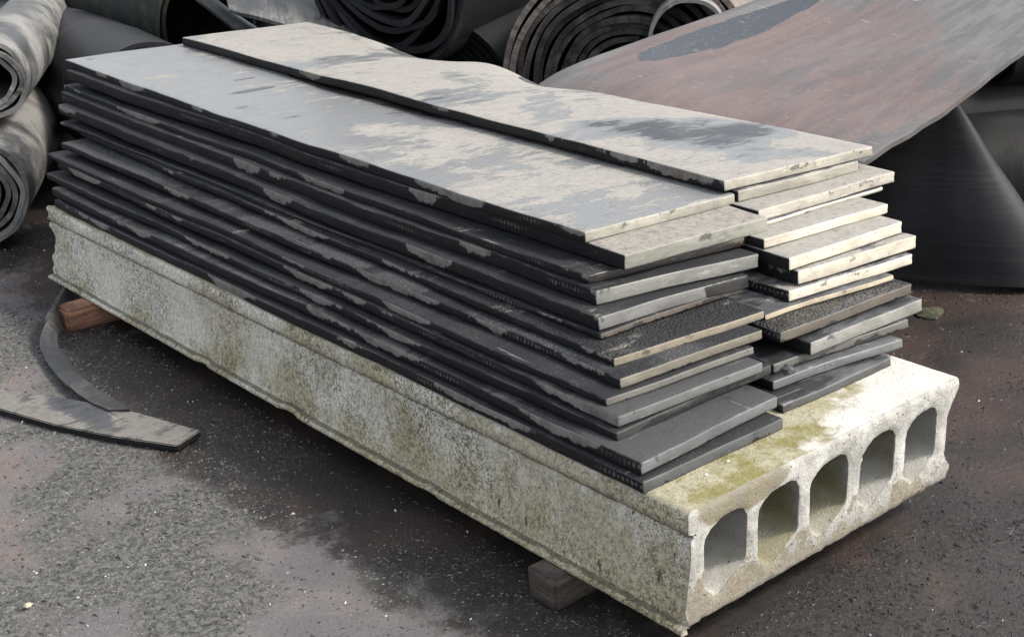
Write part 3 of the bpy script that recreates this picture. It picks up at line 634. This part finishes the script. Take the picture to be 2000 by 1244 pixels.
# big draped sheet: rows go up along its length, columns from the near (right) edge to the far (left) edge
sheet('belt_sheet', [
    [(1.52, .90, .40), (1.42, 1.30, .44), (1.36, 1.75, .47), (1.34, 2.25, .45)],
    [(1.80, .83, .53), (1.74, 1.25, .56), (1.68, 1.72, .60), (1.63, 2.18, .61)],
    [(2.10, .78, .635), (2.06, 1.18, .66), (2.04, 1.62, .70), (2.00, 2.05, .735)],
    [(2.40, .735, .755), (2.40, 1.10, .775), (2.42, 1.50, .81), (2.42, 1.84, .865)],
    [(2.80, .68, .90), (2.82, 1.02, .92), (2.86, 1.38, .96), (2.90, 1.70, 1.00)],
    [(3.30, .62, 1.04), (3.34, .96, 1.06), (3.38, 1.30, 1.09), (3.42, 1.60, 1.12)]], .018, reddish_mat(),
    'long reddish-grey belt sheet sloping up to the right behind the planks', sub=9, rip=.030)
def cone_sheet():
    base = [(1.98, 1.80), (2.08, 1.42), (2.20, 1.17), (2.32, .975), (2.42, .80), (2.53, .66), (2.66, .60), (2.80, .66), (2.92, .82)]
    ap = (2.40, 1.00); rows = []
    for k in range(7):
        s_ = k / 6; q = .07 + .93 * s_ ** .92
        rows.append([(ap[0] + (x - ap[0]) * q, ap[1] + (y - ap[1]) * q, .63 - (.63 - G - .03) * s_) for x, y in base][::-1])
    return rows
sheet('belt_sheet', cone_sheet(), .016, BLK, 'black belt sheet hanging like a cone under the reddish sheet', sub=6, rip=.045)
roll((3.15, 1.55, G + .32), (.9, -.3, 0), .30, .18, .02, 1.8, BLK2, 'dark roll in the shade behind the hanging black sheet', seed=29.)
roll((3.25, 1.15, G + .22), (.95, -.25, 0), .22, .14, .02, 1.8, BLK2, 'dark roll on the ground at the right edge, behind the hanging sheet', seed=31.)
roll((3.30, 1.35, .62), (.9, -.35, 0), .17, .08, .02, 1.8, BLK2, 'thin dark roll lying across the shaded rolls under the reddish sheet', seed=37.)
roll((2.15, 1.62, G + .24), (.90, -.42, 0), .24, .12, .02, 1.6, BLK2, 'black roll propping the reddish sheet from below', seed=41.)
# grey sheets under the loose roll
sheet('belt_sheet', [[(1.20, 3.82, .77), (1.34, 4.1, .86), (1.5, 4.5, .98)], [(1.44, 3.56, .67), (1.62, 3.9, .78), (1.8, 4.3, .90)], [(1.66, 3.34, .54), (1.84, 3.7, .64), (2.0, 4.1, .76)]], .016, RM_GREY, 'grey belt sheet sloping under the loosely wound roll')
sheet('belt_sheet', [[(1.40, 4.10, .62), (1.36, 4.5, .78), (1.32, 5.0, 1.0)], [(1.45, 4.08, .63), (1.41, 4.5, .79), (1.37, 5.0, 1.01)], [(1.50, 4.06, .60), (1.46, 4.5, .76), (1.42, 5.0, .98)]], .02, RM_GREY, 'narrow pale belt strip leaning between the mossy hollow roll and the grey sheet')
# rolls further back in the heap
bk = [((-1.2, 5.6), AXL, .3), ((-.5, 6.2), (.4, .92, 0), .32), ((.5, 6.9), (.2, 1, 0), .34), ((1.5, 6.4), (.5, .86, 0), .36), ((2.4, 5.6), (.7, .7, 0), .38), ((3.3, 4.8), (.8, .6, 0), .36), ((4.2, 3.8), (.9, .4, 0), .36), ((4.9, 2.6), (.95, .3, 0), .34), ((4.6, 1.2), (1, 0, 0), .32)]
words = ['far behind the smaller grey roll', 'behind the grey rolls at the left', 'behind the dark gap', 'behind the grey sheet', 'behind the loosely wound roll', 'behind the ringed roll', 'behind the small hollow roll', 'beyond the top of the reddish sheet', 'under the upper end of the reddish sheet']
for i, ((x, y), ax, r_) in enumerate(bk):
    roll((x, y, G + r_ + .02), ax, r_, r_ * .4, .024, 2.2, RM_DARK, 'weathered black roll ' + words[i], seed=50. + i, seg=40, nl=6)

# ------------------------------------------------------------------ timber bearers
def block(name, x0, x1, y0, y1, z0, z1, mat, label, rot=0.):
    bm = bmesh.new(); bmesh.ops.create_cube(bm, size=1)
    bmesh.ops.scale(bm, vec=(x1 - x0, y1 - y0, z1 - z0), verts=bm.verts)
    bmesh.ops.bevel(bm, geom=bm.edges[:], offset=.006, segments=2, affect='EDGES')
    bmesh.ops.subdivide_edges(bm, edges=bm.edges[:], cuts=4, use_grid_fill=True)
    for v in bm.verts:
        k = v.co * 24; v.co += Vector((nz(k.x, k.y, k.z), nz(k.y, k.z, k.x + 4), .5 * nz(k.z, k.x, k.y + 7))) * .003
    me = bpy.data.meshes.new(name); bm.to_mesh(me); bm.free(); me.materials.append(mat)
    o = bpy.data.objects.new(name, me); COL.objects.link(o); o.location = ((x0 + x1) / 2, (y0 + y1) / 2, (z0 + z1) / 2); o.rotation_euler.z = rot
    for p in me.polygons: p.use_smooth = True
    return tag(o, label, 'timber block', 'timber bearers under the slab')
WOOD1 = flat_mat('wet_grey_wood', (.035, .030, .027), (.085, .068, .052), .7, 9, (1, 1, 7), .7)
WOOD2 = flat_mat('reddish_wood', (.13, .065, .040), (.30, .155, .095), .75, 9, (1, 1, 8), .7)
block('timber_block', -.075, .9, .335, .43, G - .003, -.003, WOOD1, 'grey weathered timber block under the near end of the slab')
block('timber_block', -.135, .9, 2.80, 2.90, G - .003, -.003, WOOD2, 'reddish timber block under the far end of the slab')

# ------------------------------------------------------------------ rubber offcuts on the ground
RSTRIP = top_mat('offcut_dusty', 9.2, dust=.60, beige=(.17, .16, .145), film=(.055, .057, .062), blobs=((.05, 1.0, .06, .2, -.12),))
def flat_offcut(poly, z0, t, mat, name, label, cat='rubber offcut'):
    n = len(poly); c = np.mean(poly, axis=0)
    bm = bmesh.new(); vs = [bm.verts.new((p[0], p[1], z0)) for p in poly]; f = bm.faces.new(vs)
    ret = bmesh.ops.extrude_face_region(bm, geom=[f]); bmesh.ops.translate(bm, vec=(0, 0, t), verts=[v for v in ret['geom'] if isinstance(v, bmesh.types.BMVert)])
    bmesh.ops.recalc_face_normals(bm, faces=bm.faces[:])
    bmesh.ops.bevel(bm, geom=bm.edges[:], offset=.003, segments=2, affect='EDGES')
    me = bpy.data.meshes.new(name); bm.to_mesh(me); bm.free()
    V = np.array([v.co for v in me.vertices]); 
    at = me.attributes.new('pc', 'FLOAT_VECTOR', 'POINT'); at.data.foreach_set('vector', np.array([(v[0] - c[0], v[1] - c[1] + 1, v[2] - z0) for v in V], np.float32).ravel())
    o = bpy.data.objects.new(name, me); COL.objects.link(o); me.materials.append(mat); me.materials.append(side_mat('offcut_side', 77, patch=.1, t=t, dots=0))
    for p in me.polygons: p.material_index = 0 if p.normal.z > .6 else 1
    return tag(o, label, cat)
flat_offcut([(-.211, 1.722), (-.311, 1.681), (-.42, 1.87), (-.51, 2.07), (-.586, 2.299), (-.70, 2.62), (-.62, 2.66), (-.51, 2.42), (-.405, 2.235), (-.35, 2.12), (-.285, 1.96)], G + .004, .021, RSTRIP, 'rubber_offcut', 'flat tapering rubber offcut with beige dust, lying at the left edge')

def ribbon(stations, t, mat, name, label):
    A_ = np.array([s[0] for s in stations]); B_ = np.array([s[1] for s in stations])
    grid = [[a_ * (1 - k / 3) + b_ * k / 3 for k in range(4)] for a_, b_ in zip(A_, B_)]
    return sheet(name, grid, t, mat, label, cat='rubber offcut', sub=6)
g = G + .003
ribbon([((0.013, 3.132, g + 0.075), (0.086, 3.216, g + 0.010)), ((-0.128, 2.913, g + 0.085), (-0.085, 2.935, g + 0.012)), ((-0.200, 2.805, g + 0.085), (-0.163, 2.816, g + 0.014)), ((-0.229, 2.766, g + 0.060), (-0.225, 2.708, g + 0.030)), ((-0.286, 2.650, g + 0.012), (-0.278, 2.502, g + 0.050)), ((-0.339, 2.396, g + 0.010), (-0.306, 2.319, g + 0.040)), ((-0.359, 2.178, g + 0.010), (-0.309, 2.153, g + 0.025)), ((-0.348, 2.033, g + 0.010), (-0.300, 1.990, g + 0.014))],
       .018, roll_mat('strip_rubber', (.030, .030, .032), (.095, .094, .092), .62, spec=.3), 'rubber_offcut', 'long twisted rubber strip curling out from under the slab')

# debris between the two stacks
def chunk(name, ctr, sz, seed, mat, label, cat):
    bm = bmesh.new(); bmesh.ops.create_icosphere(bm, subdivisions=2, radius=1)
    for v in bm.verts:
        k = 1 + .45 * nz(v.co.x * 1.4 + seed, v.co.y * 1.4, v.co.z * 1.4); v.co = Vector((v.co.x * sz[0] * k, v.co.y * sz[1] * k, v.co.z * sz[2] * k))
    me = bpy.data.meshes.new(name); bm.to_mesh(me); bm.free(); me.materials.append(mat)
    o = bpy.data.objects.new(name, me); COL.objects.link(o); o.location = ctr; return tag(o, label, cat)
GRIT_D = flat_mat('rubber_crumb', (.022, .022, .024), (.060, .060, .062), .6, 30)
GRIT_G = flat_mat('grey_grit', (.10, .10, .098), (.27, .265, .25), .75, 30)
GRIT_W = flat_mat('white_grit', (.45, .44, .42), (.70, .69, .66), .7, 30)
chunk('rubber_scrap', (.555, .195, .372), (.018, .014, .012), 3., GRIT_D, 'small torn rubber scrap wedged between the two stacks', 'rubber scrap')
chunk('concrete_crumb', (.150, .090, .281), (.004, .003, .002), 5., GRIT_W, 'white crumb on the mossy concrete in front of the lowest plank', 'crumb')
chunk('concrete_crumb', (.232, .098, .281), (.005, .003, .002), 8., GRIT_W, 'white flake on the mossy concrete beside the lowest left plank', 'crumb')
chunk('moss_clump', (2.14, .80, G + .004), (.060, .042, .014), 9., flat_mat('moss', (.018, .019, .012), (.065, .066, .038), .95, 60), 'yellow-green moss clump on the ground beneath the hanging black sheet', 'moss clump')
chunk('pebble', (-.96, 1.20, G + .007), (.010, .008, .006), 12., flat_mat('pale_pebble', (.36, .31, .22), (.48, .42, .31), .7, 30), 'pale yellow pebble on the ground in the near left corner', 'pebble')

# ------------------------------------------------------------------ loose grit: thousands of slivers, one object per kind
def grit(name, n, mat, lo, hi, area, label, dens=None, flat=.35, elong=3.0):
    base = np.array([(-1, -.35, 0), (1, -.25, 0), (.2, .6, 0), (0, 0, 1.0)])
    m = n * 5; x = rng.uniform(area[0], area[1], m); y = rng.uniform(area[2], area[3], m)
    ok = ~((x > .02) & (x < .93) & (y > .02) & (y < 3.1))
    gx = np.linspace(area[0], area[1], 150); gy = np.linspace(area[2], area[3], 170)
    hg = np.array([[gheight(a_, b_) for b_ in gy] for a_ in gx])
    ix = ((x - area[0]) / (area[1] - area[0]) * 149).astype(int); iy = ((y - area[2]) / (area[3] - area[2]) * 169).astype(int)
    if dens is not None:
        dg = np.array([[dens(a_, b_) for b_ in gy] for a_ in gx]); ok &= rng.random(m) < dg[ix, iy]
    sel = np.flatnonzero(ok)[:n]; k = len(sel); x, y = x[sel], y[sel]; h = hg[ix[sel], iy[sel]]
    s = lo * (hi / lo) ** (rng.random(k) ** 2.2); a_ = rng.uniform(0, 6.283, k); ca, sa = np.cos(a_), np.sin(a_); e = rng.uniform(1, elong, k)
    px = base[None, :, 0] * (s * e * .5)[:, None]; py = base[None, :, 1] * (s * .5)[:, None]; pz = base[None, :, 2] * (s * flat * rng.uniform(.6, 1.6, k))[:, None] + rng.uniform(-.0005, .0012, k)[:, None]
    V = np.stack([px * ca[:, None] - py * sa[:, None] + x[:, None], px * sa[:, None] + py * ca[:, None] + y[:, None], pz + (G + h)[:, None]], 2).reshape(-1, 3)
    o = (np.arange(k) * 4)[:, None, None]; F = (np.array([(0, 1, 3), (1, 2, 3), (2, 0, 3)])[None] + o).reshape(-1, 3).tolist()
    return tag(mesh_obj(name, V, F, mat, smooth=False), label, kind='stuff')
AREA = (-1.5, 2.9, -.9, 4.2)
left_of = lambda x: max(0., min(1., (.25 - x) / .6))
GRIT_M = flat_mat('damp_grit', (.020, .018, .0175), (.052, .047, .044), .6, 30)
grit('rubber_crumbs', 58000, GRIT_D, .0030, .010, AREA, 'dark rubber crumbs scattered over the ground', lambda x, y: .14 + .86 * clump(x, y), elong=2.8)
grit('grey_grit', 52000, GRIT_G, .0026, .0065, AREA, 'fine pale grey grit scattered over the drier ground', lambda x, y: (.10 + .90 * clump(x, y)) * left_of(x), elong=2.4)
grit('damp_grit', 30000, GRIT_M, .0028, .0075, AREA, 'fine dark damp grit scattered over the wet ground', lambda x, y: (.08 + .92 * clump(x, y)) * (1.05 - left_of(x)), elong=2.4)
grit('white_grit', 900, GRIT_W, .0030, .009, AREA, 'small white stone chips scattered over the ground', None, flat=.6, elong=1.6)
